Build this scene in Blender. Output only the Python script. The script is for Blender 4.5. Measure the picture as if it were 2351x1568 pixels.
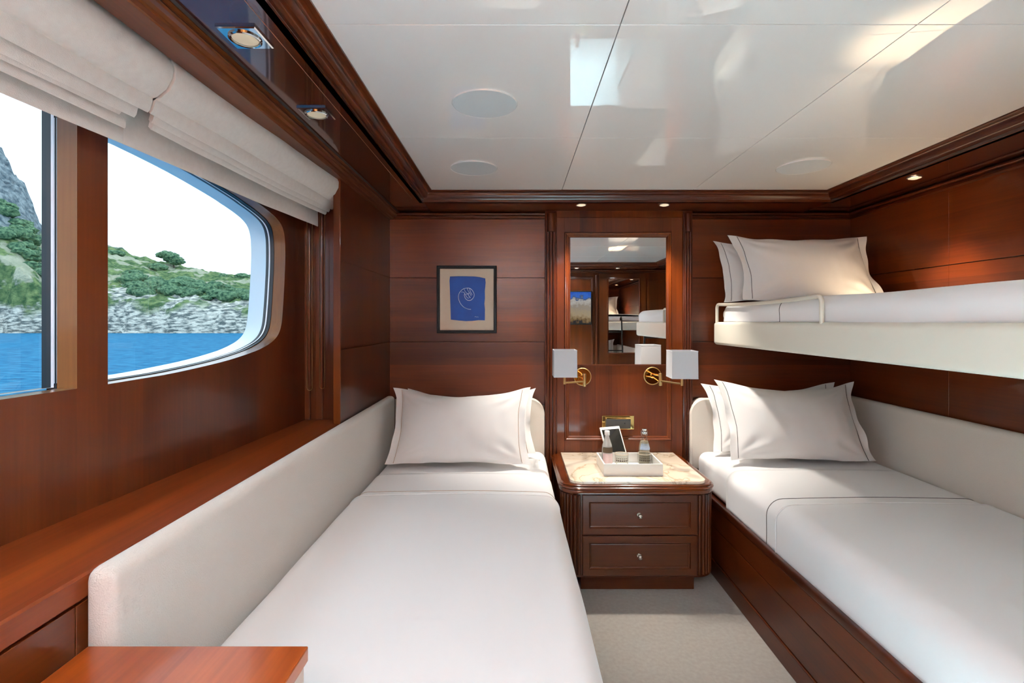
import bpy, bmesh, math, random
from mathutils import Vector, Matrix, noise
random.seed(7)
for o in list(bpy.data.objects): bpy.data.objects.remove(o)
S = bpy.context.scene
COL = S.collection
PI = math.pi
E = 1.30            # eye height

# ------------------------------------------------------------------ camera
cam = bpy.data.cameras.new('camera'); co = bpy.data.objects.new('camera', cam); COL.objects.link(co)
co.location = (0, 0, E); co.rotation_euler = (PI/2, 0, 0)
cam.sensor_width = 36; cam.lens = 1150/2351*36
cam.shift_x = (1175.5-1183)/2351; cam.shift_y = (784-830)/2351
cam.clip_start = 0.02; cam.clip_end = 2000
S.camera = co
# ------------------------------------------------------------------ view
S.view_settings.view_transform = 'Standard'; S.view_settings.look = 'None'
S.view_settings.gamma = 1; S.view_settings.use_curve_mapping = False
S.view_settings.exposure = 0.74
# ------------------------------------------------------------------ world: bright thin cloud
SKY = 1.65
w = bpy.data.worlds.new('sky'); S.world = w; w.use_nodes = True
nt = w.node_tree; nt.nodes.clear()
wo = nt.nodes.new('ShaderNodeOutputWorld'); bg = nt.nodes.new('ShaderNodeBackground')
tc = nt.nodes.new('ShaderNodeTexCoord'); nz = nt.nodes.new('ShaderNodeTexNoise'); rp = nt.nodes.new('ShaderNodeValToRGB')
nz.inputs['Scale'].default_value = 3.5; nz.inputs['Detail'].default_value = 6
rp.color_ramp.elements[0].position = .35; rp.color_ramp.elements[0].color = (.62,.80,.98,1)
rp.color_ramp.elements[1].position = .62; rp.color_ramp.elements[1].color = (.96,.98,1,1)
nt.links.new(tc.outputs['Generated'], nz.inputs['Vector']); nt.links.new(nz.outputs['Fac'], rp.inputs['Fac'])
nt.links.new(rp.outputs['Color'], bg.inputs['Color']); bg.inputs['Strength'].default_value = SKY
nt.links.new(bg.outputs[0], wo.inputs[0])

NICHE = 46.0        # the two over the nightstand
SPOT = 16.0         # watts of a soffit downlight
REAR_FILL = 3.0  # each unseen downlight added behind the viewer
OPP_FILL = 2500.0          # each unseen fill lamp added on the opposite wall

# ------------------------------------------------------------------ materials
def srgb(r, g, b):
    f = lambda c: (c/255/12.92) if c/255 <= .04045 else ((c/255+.055)/1.055)**2.4
    return (f(r), f(g), f(b), 1)
def mat(name, color=(.8,.8,.8,1), rough=.5, metal=0, coat=0, coatr=.05, emit=None, es=0, trans=0, ior=1.5, sheen=0, spec=.5):
    m = bpy.data.materials.new(name); m.use_nodes = True
    p = m.node_tree.nodes['Principled BSDF']
    p.inputs['Base Color'].default_value = color; p.inputs['Roughness'].default_value = rough
    p.inputs['Metallic'].default_value = metal; p.inputs['Coat Weight'].default_value = coat
    p.inputs['Coat Roughness'].default_value = coatr; p.inputs['IOR'].default_value = ior
    p.inputs['Transmission Weight'].default_value = trans; p.inputs['Sheen Weight'].default_value = sheen
    p.inputs['Specular IOR Level'].default_value = spec
    if emit: p.inputs['Emission Color'].default_value = emit; p.inputs['Emission Strength'].default_value = es
    return m
def nodes(m): return m.node_tree.nodes, m.node_tree.links, m.node_tree.nodes['Principled BSDF']
def math_node(n, l, op, a, b=None):
    q = n.new('ShaderNodeMath'); q.operation = op
    for i, v in enumerate((a, b)):
        if v is None: continue
        if isinstance(v, (int, float)): q.inputs[i].default_value = v
        else: l.new(v, q.inputs[i])
    return q.outputs[0]
def wood(name, axis='Z', dark=(58,22,8), light=(112,56,22), plank=None, rough=.32, coat=.35, seed=0, coatr=.07, scale=1.0, tone=.60, smear=0):
    """varnished mahogany; axis = direction of the grain, plank = (axis, width) tone variation board by board"""
    dark = [c*tone*k_ for c, k_ in zip(dark, (1.10,.92,.42))]; light = [c*tone*k_ for c, k_ in zip(light, (1.10,.92,.42))]
    m = mat(name, rough=rough, coat=coat, coatr=coatr, spec=.18); n, l, p = nodes(m)
    t = n.new('ShaderNodeTexCoord')
    def mp(a, c):
        q = n.new('ShaderNodeMapping'); l.new(t.outputs['Object'], q.inputs['Vector'])
        q.inputs['Scale'].default_value = [a*scale if x == axis else c*scale for x in 'XYZ']
        q.inputs['Location'].default_value = (seed*3.1, seed*1.7, seed*2.3)
        return q
    a = mp(.7, 6.5); b = mp(4, 130)
    n1 = n.new('ShaderNodeTexNoise'); n1.inputs['Scale'].default_value = 1; n1.inputs['Detail'].default_value = 5; n1.inputs['Distortion'].default_value = .5
    l.new(a.outputs[0], n1.inputs['Vector'])
    n2 = n.new('ShaderNodeTexNoise'); n2.inputs['Scale'].default_value = 1; n2.inputs['Detail'].default_value = 3
    l.new(b.outputs[0], n2.inputs['Vector'])
    v = math_node(n, l, 'MULTIPLY', n2.outputs['Fac'], .30)
    v = math_node(n, l, 'ADD', math_node(n, l, 'MULTIPLY', n1.outputs['Fac'], .9), v)
    if plank:
        sp = n.new('ShaderNodeSeparateXYZ'); l.new(t.outputs['Object'], sp.inputs[0])
        f = math_node(n, l, 'FLOOR', math_node(n, l, 'DIVIDE', sp.outputs[plank[0]], plank[1]))
        wn = n.new('ShaderNodeTexWhiteNoise'); wn.noise_dimensions = '1D'; l.new(f, wn.inputs['W'])
        v = math_node(n, l, 'ADD', v, math_node(n, l, 'MULTIPLY', math_node(n, l, 'SUBTRACT', wn.outputs['Value'], .5), .28))
    r = n.new('ShaderNodeValToRGB'); l.new(v, r.inputs['Fac'])
    r.color_ramp.elements[0].position = .36; r.color_ramp.elements[0].color = srgb(*dark)
    r.color_ramp.elements[1].position = .84; r.color_ramp.elements[1].color = srgb(*light)
    l.new(r.outputs[0], p.inputs['Base Color'])
    if smear:       # polished figure: fine ridges along the grain stretch highlights across it
        b_ = n.new('ShaderNodeBump'); b_.inputs['Strength'].default_value = smear; b_.inputs['Distance'].default_value = .0006
        l.new(n2.outputs['Fac'], b_.inputs['Height']); l.new(b_.outputs[0], p.inputs['Normal']); l.new(b_.outputs[0], p.inputs['Coat Normal'])
    return m
def fabric(name, col, rough=.9, scale=900, bump=.15, sheen=.15, col2=None):
    m = mat(name, srgb(*col), rough, sheen=sheen, spec=.2); n, l, p = nodes(m)
    t = n.new('ShaderNodeTexCoord'); nz = n.new('ShaderNodeTexNoise'); nz.inputs['Scale'].default_value = scale; nz.inputs['Detail'].default_value = 2
    l.new(t.outputs['Object'], nz.inputs['Vector'])
    b = n.new('ShaderNodeBump'); b.inputs['Strength'].default_value = bump; b.inputs['Distance'].default_value = .002
    l.new(nz.outputs['Fac'], b.inputs['Height']); l.new(b.outputs[0], p.inputs['Normal'])
    if col2:
        q = n.new('ShaderNodeTexNoise'); q.inputs['Scale'].default_value = 60; q.inputs['Detail'].default_value = 6
        l.new(t.outputs['Object'], q.inputs['Vector'])
        r = n.new('ShaderNodeValToRGB'); r.color_ramp.elements[0].color = srgb(*col); r.color_ramp.elements[1].color = srgb(*col2)
        r.color_ramp.elements[0].position = .3; r.color_ramp.elements[1].position = .7
        l.new(q.outputs['Fac'], r.inputs['Fac']); l.new(r.outputs[0], p.inputs['Base Color'])
    return m

W_H = wood('mahogany_horizontal', 'X', (88,32,10), (148,72,26), plank=('Z', .26), seed=1, smear=.10, coat=.5, coatr=.26)
W_V = wood('mahogany_vertical', 'Z', (88,34,11), (150,76,28), plank=('X', .095), seed=2)
W_R = wood('mahogany_right_wall', 'Y', (88,34,10), (150,74,26), plank=('Z', .3), seed=3, rough=.4)
W_L = wood('mahogany_hull_side', 'Z', (76,28,14), (126,62,38), plank=('Y', .19), seed=4, rough=.38, coat=.4, coatr=.15)
W_SIDE = wood('mahogany_column', 'Z', (72,27,12), (118,56,28), seed=5, coatr=.20, coat=.5)
W_Y = wood('mahogany_along_bed', 'Y', (88,36,20), (136,70,44), plank=('X', .11), seed=6, rough=.45, coat=.3, coatr=.2, tone=.84)
W_TRIM = wood('mahogany_moulding_x', 'X', (76,28,12), (122,58,28), seed=7, coatr=.1)
W_TRIMY = wood('mahogany_moulding_y', 'Y', (82,30,13), (130,62,30), seed=8, coatr=.1)
W_TRIMZ = wood('mahogany_moulding_z', 'Z', (78,30,14), (128,62,32), seed=9, coatr=.1)
W_NS = wood('mahogany_nightstand', 'X', (78,32,15), (122,64,32), seed=10, rough=.35, coat=.4, coatr=.12)
W_NSV = wood('mahogany_nightstand_upright', 'Z', (74,30,15), (116,58,30), seed=11, rough=.35, coat=.4, coatr=.12)
W_BOX = wood('cherry_cabinet_top', 'Y', (150,62,30), (222,122,72), plank=('X', .19), seed=12, rough=.3, coat=.4, coatr=.08)
SOFF = wood('mahogany_soffit', 'Y', (66,24,12), (98,44,24), seed=13, rough=.22, coat=1, coatr=.05)
SHEET = fabric('white_cotton', (238,238,238), scale=700, bump=.04)
SHEET2 = fabric('white_pillow_cotton', (232,231,229), scale=500, bump=.06)
CREAM = fabric('cream_upholstery', (226,219,208), scale=420, bump=.5)
BUNKM = mat('bunk_cream_leather', srgb(214,210,196), .45, spec=.35)
BLIND = fabric('blind_linen', (186,179,172), scale=500, bump=.25, col2=(192,186,179))
CARPET = fabric('carpet_pile', (154,148,139), scale=1400, bump=.8, col2=(165,159,151))
CEIL = mat('gloss_ceiling', srgb(222,219,215), .5, coat=1, coatr=.012)
CEIL.node_tree.nodes['Principled BSDF'].inputs['Coat IOR'].default_value = 1.75
GREYDISC = mat('ceiling_cover_grey', srgb(182,184,184), .5)
DARKGAP = mat('dark_gap', srgb(20,16,14), .8)
BRASS = mat('polished_brass', srgb(206,170,104), .05, metal=1)
DBRASS = mat('satin_brass', srgb(196,168,116), .3, metal=1)
CHROME = mat('chrome', srgb(200,205,208), .06, metal=1)
NICKEL = mat('nickel', srgb(220,214,204), .2, metal=1)
MIRROR = mat('mirror_silver', (.9,.9,.9,1), .0, metal=1)
BLACK = mat('black_rubber', srgb(14,16,20), .4)
HULL = mat('hull_white_paint', srgb(222,230,236), .25, coat=.4)
BLACKF = mat('black_frame', srgb(20,20,20), .6, spec=.25)
MATB = fabric('paper_mount', (214,198,178), scale=300, bump=.05, sheen=0)
SHADE = mat('lamp_shade_white', srgb(226,226,226), .8)
def _shade():      # thin white card, lets part of the bulb light through
    n, l, p = nodes(SHADE); o = n['Material Output']; t = n.new('ShaderNodeBsdfTranslucent'); x = n.new('ShaderNodeMixShader')
    t.inputs['Color'].default_value = (1,1,1,1); x.inputs[0].default_value = .62
    l.new(p.outputs[0], x.inputs[1]); l.new(t.outputs[0], x.inputs[2]); l.new(x.outputs[0], o.inputs[0])
_shade()
SHADE2 = mat('lamp_shade_paper', srgb(196,199,203), .8)
WHITEP = mat('white_lacquer', srgb(225,224,220), .3)
LINE_D = mat('dark_stitching', srgb(70,66,62), .8)
LINE_B = mat('beige_stitching', srgb(176,150,128), .8)
LINE_W = mat('white_stitching', srgb(246,246,246), .8)
CORD = mat('brass_bead_cord', srgb(150,120,80), .35, metal=.8)
LENS = mat('downlight_lens', srgb(200,184,158), .5, emit=srgb(255,222,180), es=.06)
LENSW = mat('downlight_lens_lit', srgb(230,220,200), .5, emit=srgb(255,226,190), es=.3)
RAILW = mat('cream_powder_coat', srgb(214,206,190), .35)
def glassy(name, tint, gloss=.04):
    m = bpy.data.materials.new(name); m.use_nodes = True; n = m.node_tree.nodes; l = m.node_tree.links; n.clear()
    o = n.new('ShaderNodeOutputMaterial'); t = n.new('ShaderNodeBsdfTransparent'); g = n.new('ShaderNodeBsdfGlossy'); x = n.new('ShaderNodeMixShader')
    f = n.new('ShaderNodeFresnel'); ge = n.new('ShaderNodeNewGeometry'); mr_ = n.new('ShaderNodeMapRange')
    mr_.inputs['To Min'].default_value = 1.45; mr_.inputs['To Max'].default_value = 1/1.45      # same reflectance from both faces of a thin pane
    l.new(ge.outputs['Backfacing'], mr_.inputs['Value']); l.new(mr_.outputs[0], f.inputs['IOR'])
    t.inputs['Color'].default_value = tint; g.inputs['Roughness'].default_value = .01
    l.new(f.outputs[0], x.inputs[0]); l.new(t.outputs[0], x.inputs[1]); l.new(g.outputs[0], x.inputs[2]); l.new(x.outputs[0], o.inputs[0])
    return m
PANE = glassy('window_pane_glass', (.80,.93,1.0,1))
GLASS = glassy('drinking_glass', (.93,.93,.91,1))
def marble():
    m = mat('cream_marble', rough=.12, coat=.5, coatr=.03); n, l, p = nodes(m)
    t = n.new('ShaderNodeTexCoord'); q = n.new('ShaderNodeTexNoise'); q.inputs['Scale'].default_value = 3.2; q.inputs['Detail'].default_value = 7; q.inputs['Distortion'].default_value = 1.2
    l.new(t.outputs['Object'], q.inputs['Vector'])
    r = n.new('ShaderNodeValToRGB'); e = r.color_ramp.elements
    e[0].position = .40; e[0].color = srgb(238,222,200); e[1].position = .60; e[1].color = srgb(242,230,212)
    for po, c in ((.485,(238,222,198)), (.50,(204,180,150)), (.515,(238,222,200))):
        k = e.new(po); k.color = srgb(*c)
    l.new(q.outputs['Fac'], r.inputs['Fac']); l.new(r.outputs[0], p.inputs['Base Color'])
    return m
MARBLE = marble()

# ------------------------------------------------------------------ mesh helpers
class MB:
    def __init__(s): s.bm = bmesh.new()
    def box(s, x0, x1, y0, y1, z0, z1, bev=0, seg=2, M=None):
        t = bmesh.new(); bmesh.ops.create_cube(t, size=1)
        for v in t.verts: v.co = Vector(((x0+x1)/2+v.co.x*(x1-x0), (y0+y1)/2+v.co.y*(y1-y0), (z0+z1)/2+v.co.z*(z1-z0)))
        if bev: bmesh.ops.bevel(t, geom=list(t.edges), offset=bev, segments=seg, profile=.5, affect='EDGES')
        if M: t.transform(M)
        s.merge(t); return s
    def merge(s, t):
        me = bpy.data.meshes.new('t'); t.to_mesh(me); t.free(); s.bm.from_mesh(me); bpy.data.meshes.remove(me)
    def quad(s, pts): s.bm.faces.new([s.bm.verts.new(p) for p in pts]); return s
    def tube(s, pts, r, n=8, closed=False):
        pts = [Vector(p) for p in pts]; rings = []; N = len(pts); up = None
        for i, p in enumerate(pts):
            a = pts[(i-1) % N] if closed or i > 0 else p; b = pts[(i+1) % N] if closed or i < N-1 else p
            d = (b-a).normalized()
            if up is None: up = Vector((0,0,1)) if abs(d.z) < .9 else Vector((1,0,0))
            x = d.cross(up).normalized(); y = x.cross(d).normalized(); up = y
            rings.append([s.bm.verts.new(p + x*r*math.cos(2*PI*k/n) + y*r*math.sin(2*PI*k/n)) for k in range(n)])
        for i in range(N if closed else N-1):
            A, B = rings[i], rings[(i+1) % N]
            for k in range(n): s.bm.faces.new((A[k], A[(k+1) % n], B[(k+1) % n], B[k]))
        if not closed:
            s.bm.faces.new(rings[0][::-1]); s.bm.faces.new(rings[-1])
        return s
    def lathe(s, prof, n=32, M=None):
        t = bmesh.new(); rings = []
        for r, z in prof:
            rings.append([t.verts.new((max(r,1e-5)*math.cos(2*PI*k/n), max(r,1e-5)*math.sin(2*PI*k/n), z)) for k in range(n)])
        for A, B in zip(rings, rings[1:]):
            for k in range(n): t.faces.new((A[k], A[(k+1) % n], B[(k+1) % n], B[k]))
        if prof[0][0] > 1e-4 and prof[-1][0] < 1e-4: t.faces.new(rings[0][::-1])
        if prof[-1][0] > 1e-4 and prof[0][0] < 1e-4: t.faces.new(rings[-1])
        bmesh.ops.remove_doubles(t, verts=t.verts, dist=2e-5)
        if M: t.transform(M)
        s.merge(t); return s
    def grid(s, rows, closed_u=False, cap=False):
        V = [[s.bm.verts.new(p) for p in r] for r in rows]
        for A, B in zip(V, V[1:]):
            n = len(A)
            for k in range(n if closed_u else n-1): s.bm.faces.new((A[k], A[(k+1) % n], B[(k+1) % n], B[k]))
        if cap: s.bm.faces.new(V[0][::-1]); s.bm.faces.new(V[-1])
        return s
    def prism(s, outline, z0, z1, bev=0, seg=2, M=None):
        t = bmesh.new(); a = [t.verts.new((x, y, z0)) for x, y in outline]; b = [t.verts.new((x, y, z1)) for x, y in outline]
        n = len(a); t.faces.new(a[::-1]); f = t.faces.new(b)
        for k in range(n): t.faces.new((a[k], a[(k+1) % n], b[(k+1) % n], b[k]))
        if bev: bmesh.ops.bevel(t, geom=[e for e in t.edges if abs(e.verts[0].co.z-e.verts[1].co.z) < 1e-6], offset=bev, segments=seg, profile=.5, affect='EDGES')
        if M: t.transform(M)
        s.merge(t); return s
    def build(s, name, m, parent=None, smooth=None, **k):
        bmesh.ops.recalc_face_normals(s.bm, faces=s.bm.faces)
        me = bpy.data.meshes.new(name); s.bm.to_mesh(me); s.bm.free()
        for mm in (m if isinstance(m, (list, tuple)) else [m]): me.materials.append(mm)
        if smooth is not None:
            me.shade_smooth()
            if smooth: me.set_sharp_from_angle(angle=math.radians(smooth))
        o = bpy.data.objects.new(name, me); COL.objects.link(o)
        if parent: o.parent = parent
        return tag(o, **k)
def tag(o, label=None, cat=None, group=None, kind=None):
    if label: o['label'] = label
    if cat: o['category'] = cat
    if group: o['group'] = group
    if kind: o['kind'] = kind
    return o
def thing(name, loc, label, cat, group=None, rz=0):
    o = bpy.data.objects.new(name, None); COL.objects.link(o); o.empty_display_size = .1
    o.location = loc; o.rotation_euler = (0, 0, rz)
    return tag(o, label, cat, group)
def struct(mb, name, m, smooth=None, parent=None):
    o = mb.build(name, m, parent, smooth)
    if not parent: o['kind'] = 'structure'
    return o
def rel(t, *a):   # world coords -> coords of thing t (unrotated)
    return tuple(c - t.location[i % 3] for i, c in enumerate(a))
def copy_tree(o, parent=None):
    c = o.copy(); COL.objects.link(c); c.parent = parent
    for ch in list(o.children): copy_tree(ch, c)
    return c
def rrect(x0, x1, y0, y1, r, n=8, corners=(1,1,1,1)):
    pts = []
    for (cx, cy, a0, on) in ((x0+r, y0+r, PI, corners[0]), (x1-r, y0+r, 1.5*PI, corners[1]), (x1-r, y1-r, 0, corners[2]), (x0+r, y1-r, .5*PI, corners[3])):
        if on:
            for k in range(n+1): a = a0 + k/n*PI/2; pts.append((cx+r*math.cos(a), cy+r*math.sin(a)))
        else: pts.append({PI:(x0,y0), 1.5*PI:(x1,y0), 0:(x1,y1), .5*PI:(x0,y1)}[a0])
    return pts
def sweep_rect(prof, x0, x1, y0, y1):
    """mitred sweep round a rectangle; prof = (outward distance, z) pairs"""
    mb = MB(); loops = []
    for d, z in prof:
        loops.append([mb.bm.verts.new(p) for p in ((x0-d, y0-d, z), (x1+d, y0-d, z), (x1+d, y1+d, z), (x0-d, y1+d, z))])
    for A, B in zip(loops, loops[1:]):
        for k in range(4): mb.bm.faces.new((A[k], A[(k+1) % 4], B[(k+1) % 4], B[k]))
    return mb
def arcpts(cx, cz, r, a0, a1, n=6): return [(cx+r*math.cos(math.radians(a0+(a1-a0)*k/n)), cz+r*math.sin(math.radians(a0+(a1-a0)*k/n))) for k in range(n+1)]

# ------------------------------------------------------------------ room numbers
CZ = 2.005; SZ = 1.952                 # ceiling, soffit
XL, XR, YB, YR = -.751, 2.006, 3.0, -.40
CXL, CXR, CYB, CYR = -.452, 1.672, 2.685, -.07     # edges of the white ceiling
LZ = .86                               # ledge top
def wallX(y, o=0): return -1.058 + .0525*y + o     # hull side, follows the hull

# ------------------------------------------------------------------ setting
struct(MB().box(-1.2, XR+.05, YR-.05, YB+.05, -.05, 0), 'floor', CARPET)
c = MB(); xs = [CXL, .25, .955, CXR]; ys = [CYR, .455, 1.19, 1.925, CYB]
for i in range(3):
    for j in range(4):
        g = .0011
        c.box(xs[i]+(g if i else 0), xs[i+1]-(g if i < 2 else 0), ys[j]+(g if j else 0), ys[j+1]-(g if j < 3 else 0), CZ, CZ+.012, bev=.0008, seg=1)
struct(c, 'ceiling', CEIL)
struct(MB().box(-1.25, XR+.06, YR-.06, YB+.06, CZ+.0125, CZ+.04), 'trim_1', DARKGAP)
prof = [(-.004, CZ+.002), (-.004, CZ-.005), (.004, CZ-.008)] + arcpts(.012, CZ-.017, .009, 110, -20, 7) + [(.024, CZ-.026), (.026, CZ-.031)] + \
       arcpts(.038, CZ-.040, .011, 150, 20, 6) + [(.052, CZ-.047), (.056, SZ), (.075, SZ)]
# the moulding rolls out and down from the ceiling edge
struct(sweep_rect(prof, CXL, CXR, CYR, CYB), 'trim_2', W_TRIM, smooth=50)
# soffits
struct(MB().box(CXL-.26, CXL-.05, YR, YB, SZ, CZ+.01, bev=.001), 'trim_3', SOFF)
struct(MB().box(CXR+.05, XR+.02, YR, YB, SZ, CZ+.01, bev=.001), 'trim_4', SOFF)
struct(MB().box(CXL-.05, CXR+.05, CYB+.05, YB+.02, SZ, CZ+.01, bev=.001), 'trim_5', W_TRIM)
struct(MB().box(CXL-.05, CXR+.05, YR-.02, CYR-.05, SZ, CZ+.01, bev=.001), 'trim_6', W_TRIM)
# small seams on the left soffit
struct(MB().box(CXL-.098, CXL-.0965, YR, CYB-.02, SZ-.0006, SZ+.002), 'trim_7', mat('pale_seam', srgb(120,84,60), .5))

# wall moulding under the soffit (back, right, rear)
def rail_profile(): return [(0, SZ-.004), (-.020, SZ-.004)] + arcpts(-.018, SZ-.012, .007, 90, 270, 6) + [(-.010, SZ-.021), (-.010, SZ-.026), (-.016, SZ-.028), (-.016, SZ-.036), (-.004, SZ-.040), (0, SZ-.041)]
mb = MB(); P = rail_profile()
rows = [[(XL, YB+d, z) for d, z in P], [(XR+d, YB+d, z) for d, z in P], [(XR+d, YR-d, z) for d, z in P], [(XL, YR-d, z) for d, z in P]]
mb.grid(rows); struct(mb, 'trim_8', W_TRIM, smooth=40)

# back wall: boards with grooves
G = .0022; ZG = [0, .80, 1.178, 1.561, SZ+.01]
def panels_xz(mb, x0, x1, y, zs, t=.02, g=G):
    for a, b in zip(zs, zs[1:]): mb.box(x0, x1, y, y+t, a+g, b-g, bev=.0012, seg=2)
wb = MB(); panels_xz(wb, XL, .178, YB, ZG); panels_xz(wb, 1.04, XR, YB, ZG)
wb.box(XL-.3, XR+.05, YB+.015, YB+.05, 0, CZ)
struct(wb, 'wall_back', W_H)
wr = MB(); ysr = [YR, .9, 2.318, YB]
for a, b in zip(ZG, ZG[1:]):
    for p, q in zip(ysr, ysr[1:]): wr.box(XR, XR+.02, p+.0005, q-.0005, a+G, b-G, bev=.001, seg=1)
wr.box(XR+.015, XR+.05, YR, YB+.05, 0, CZ)
struct(wr, 'wall_right', W_R)
# left column at the head of the bed
wc = MB()
for a, b in zip(ZG, ZG[1:]): wc.box(XL-.028, XL, 2.155, YB, a+G, b-G, bev=.0012)
wc.box(XL-.026, XL-.004, 2.165, YB, 0, SZ)
wc.box(-1.1, XL-.02, 2.25, 2.27, LZ-.01, CZ)
struct(wc, 'wall_column', W_SIDE); bpy.data.objects['wall_column'].name = 'wall_side'
struct(MB().box(XL-.030, XL+.001, 2.148, 2.156, .8, SZ-.03, bev=.002), 'trim_9', wood('mahogany_edge', 'Z', (104,48,24), (150,82,44), seed=21))
# recess end mouldings
e = MB()
for a, b in ((-.945,-.918), (-.895,-.862)): e.box(a, b, 2.238, 2.252, LZ, 1.80, bev=.003)
struct(e, 'trim_10', W_L)

# hull side wall with two window openings
far = [(1.222,1.147),(1.40,1.150),(1.55,1.158),(1.70,1.170),(1.85,1.190),(1.93,1.208),(1.98,1.226),(2.015,1.25),(2.036,1.285),(2.047,1.34),(2.058,1.43),(2.066,1.53),(2.067,1.60),
       (2.062,1.65),(2.045,1.685),(2.01,1.708),(1.95,1.726),(1.87,1.742),(1.78,1.757),(1.6,1.78),(1.4,1.795),(1.222,1.80)]
near = [(-.05,1.147),(.5,1.147),(1.141,1.147),(1.141,1.80),(.5,1.80),(-.05,1.80)]
def smooth_outline(o, n=3):       # Catmull-Rom between points except the sharp jamb corners
    out = []; N = len(o)
    for i in range(N):
        p0, p1, p2, p3 = (Vector(o[(i+k-1) % N]) for k in range(4))
        if i in (0, N-1, N-2): out.append(tuple(p1)); continue
        for k in range(n):
            t = k/n; out.append(tuple(.5*((2*p1)+(p2-p0)*t+(2*p0-5*p1+4*p2-p3)*t*t+(3*p1-p0-3*p2+p3)*t**3)))
    return out
far = smooth_outline(far)
def wall_skin(mb, o, outer, holes):
    t = bmesh.new()
    for loop in [outer]+holes:
        v = [t.verts.new((wallX(y, o), y, z)) for y, z in loop]
        for k in range(len(v)): t.edges.new((v[k], v[(k+1) % len(v)]))
    bmesh.ops.triangle_fill(t, edges=list(t.edges), use_beauty=True, use_dissolve=False)
    mb.merge(t)
def ring(mb, loop, o0, o1, inset=0):
    n = len(loop); c = (sum(p[0] for p in loop)/n, sum(p[1] for p in loop)/n)
    def q(p, o):
        if inset: p = (p[0]+(inset if p[0] < c[0] else -inset), p[1]+(inset if p[1] < c[1] else -inset))
        return (wallX(p[0], o), p[0], p[1])
    a = [mb.bm.verts.new(q(p, o0)) for p in loop]; b = [mb.bm.verts.new(q(p, o1)) for p in loop]
    for k in range(n): mb.bm.faces.new((a[k], a[(k+1) % n], b[(k+1) % n], b[k]))
    return a, b
outer = [(YR-.05, 0), (2.30, 0), (2.30, 1.2), (2.30, CZ), (YR-.05, CZ)]
near_hull = [(-.1,1.08),(.5,1.08),(1.212,1.08),(1.212,1.86),(.5,1.86),(-.1,1.86)]
wl = MB(); wall_skin(wl, 0, outer, [far, near]); wall_skin(wl, -.14, outer, [far, near_hull])
struct(wl, 'wall_left', W_L)
for idx, (loop, hull) in enumerate(((far, True), (near, False))):
    wn = MB(); ring(wn, loop, 0, -.046)
    root = struct(wn, 'window_%d' % (idx+1), wood('window_reveal_%d' % idx, 'Z', (128,84,62), (176,132,106), seed=30+idx, rough=.3), smooth=30)
    seq = (('gasket', -.046, -.060, .002, BLACK), ('gasket_bead', -.060, -.066, .0035, HULL), ('gasket', -.066, -.078, .002, BLACK), ('hull_frame', -.078, -.14, .002, HULL))
    if not hull: seq = (('gasket', -.046, -.050, .001, BLACK), ('gasket_bead', -.050, -.057, .003, HULL), ('gasket', -.057, -.079, .002, BLACK))
    for nm, a, b, ins, m in seq:
        r = MB(); A, B = ring(r, loop, a, b, ins)
        r.build(nm, m, root, 40)
    p = MB(); p.bm.faces.new([p.bm.verts.new((wallX(y, -.068), y, z)) for y, z in loop]); p.build('pane', PANE, root)
# wall above/between is one with the ledge below
lg = MB(); n = 24
yy = [YR+.001 + (2.25-YR)*k/n for k in range(n+1)]
rows = []
for y in yy: rows.append([(wallX(y)-.02, y, LZ-.045), (wallX(y)-.02, y, LZ), (XL-.004, y, LZ), (XL, y, LZ-.004), (XL, y, LZ-.041), (XL-.004, y, LZ-.045)])
lg.grid(rows, closed_u=True, cap=True); struct(lg, 'trim_11', W_Y)
# panelling below the ledge
pn = MB()
for a, b in zip([YR, .30, .858, 1.7, 2.99], [.30, .858, 1.7, 2.99]): pn.box(XL-.02, XL-.002, a+.001, b-.001, .02, LZ-.049, bev=.001)
pn.box(XL-.05, XL-.015, YR, YB, 0, LZ-.02); struct(pn, 'trim_12', W_TRIMY)
# pelmet and cornice along the hull side
pc = MB(); P = [(-.700, SZ+.01), (-.700, SZ-.004), (-.708, SZ-.006)] + [(-.712+.0*k, SZ-.010) for k in (0,)] + \
    [(-.704, SZ-.013), (-.702, SZ-.018), (-.706, SZ-.022), (-.716, SZ-.024), (-.722, SZ-.030), (-.724, SZ-.036), (-.735, SZ-.039), (-.738, SZ-.042), (-.801, SZ-.042), (-.803, SZ-.040), (-.803, SZ+.01)]
pc.grid([[(x, y, z) for x, z in P] for y in (YR, 1.33, 1.332, YB)], closed_u=True, cap=True)
struct(pc, 'trim_13', wood('pelmet_wood', 'Y', (84,38,18), (140,78,42), seed=14, rough=.4, coat=.3, scale=1.4))
struct(MB().box(-.702, -.690, YR, YB, SZ-.001, SZ+.002), 'trim_14', DARKGAP)
struct(MB().box(-1.1, -.803, YR, 2.26, SZ+.0, SZ+.02), 'trim_15', W_TRIMY)

# centre panel with pilasters and mouldings
FY = 2.952
cp = MB(); cp.box(.176, 1.042, FY, YB+.01, 0, SZ)
for a, b in ((.245,.290), (.920,.985)): cp.box(a, b, FY-.004, FY+.01, .3, SZ-.04, bev=.0015)
cp.box(.245, .985, FY-.0035, FY+.01, 1.822, SZ-.04, bev=.0015); cp.box(.29, .92, FY-.0035, FY+.01, .50, .600, bev=.0015)
struct(cp, 'wall_centre', W_V); bpy.data.objects['wall_centre'].name = 'wall_niche'
pl = MB()
for x0, x1 in ((.176,.243), (.987,1.042)):
    pl.box(x0, x1, FY-.010, FY+.01, .2, SZ-.005, bev=.002)
    nn = 3; wd = (x1-x0-.012)/nn
    for k in range(nn):
        x = x0+.006+wd*(k+.5); pl.tube([(x, FY-.010, .25), (x, FY-.010, 1.825)], wd*.46, 12)
    pl.tube([((x0+x1)/2, FY-.012, 1.826), ((x0+x1)/2, FY-.012, SZ-.02)], (x1-x0)*.34, 14)
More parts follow.
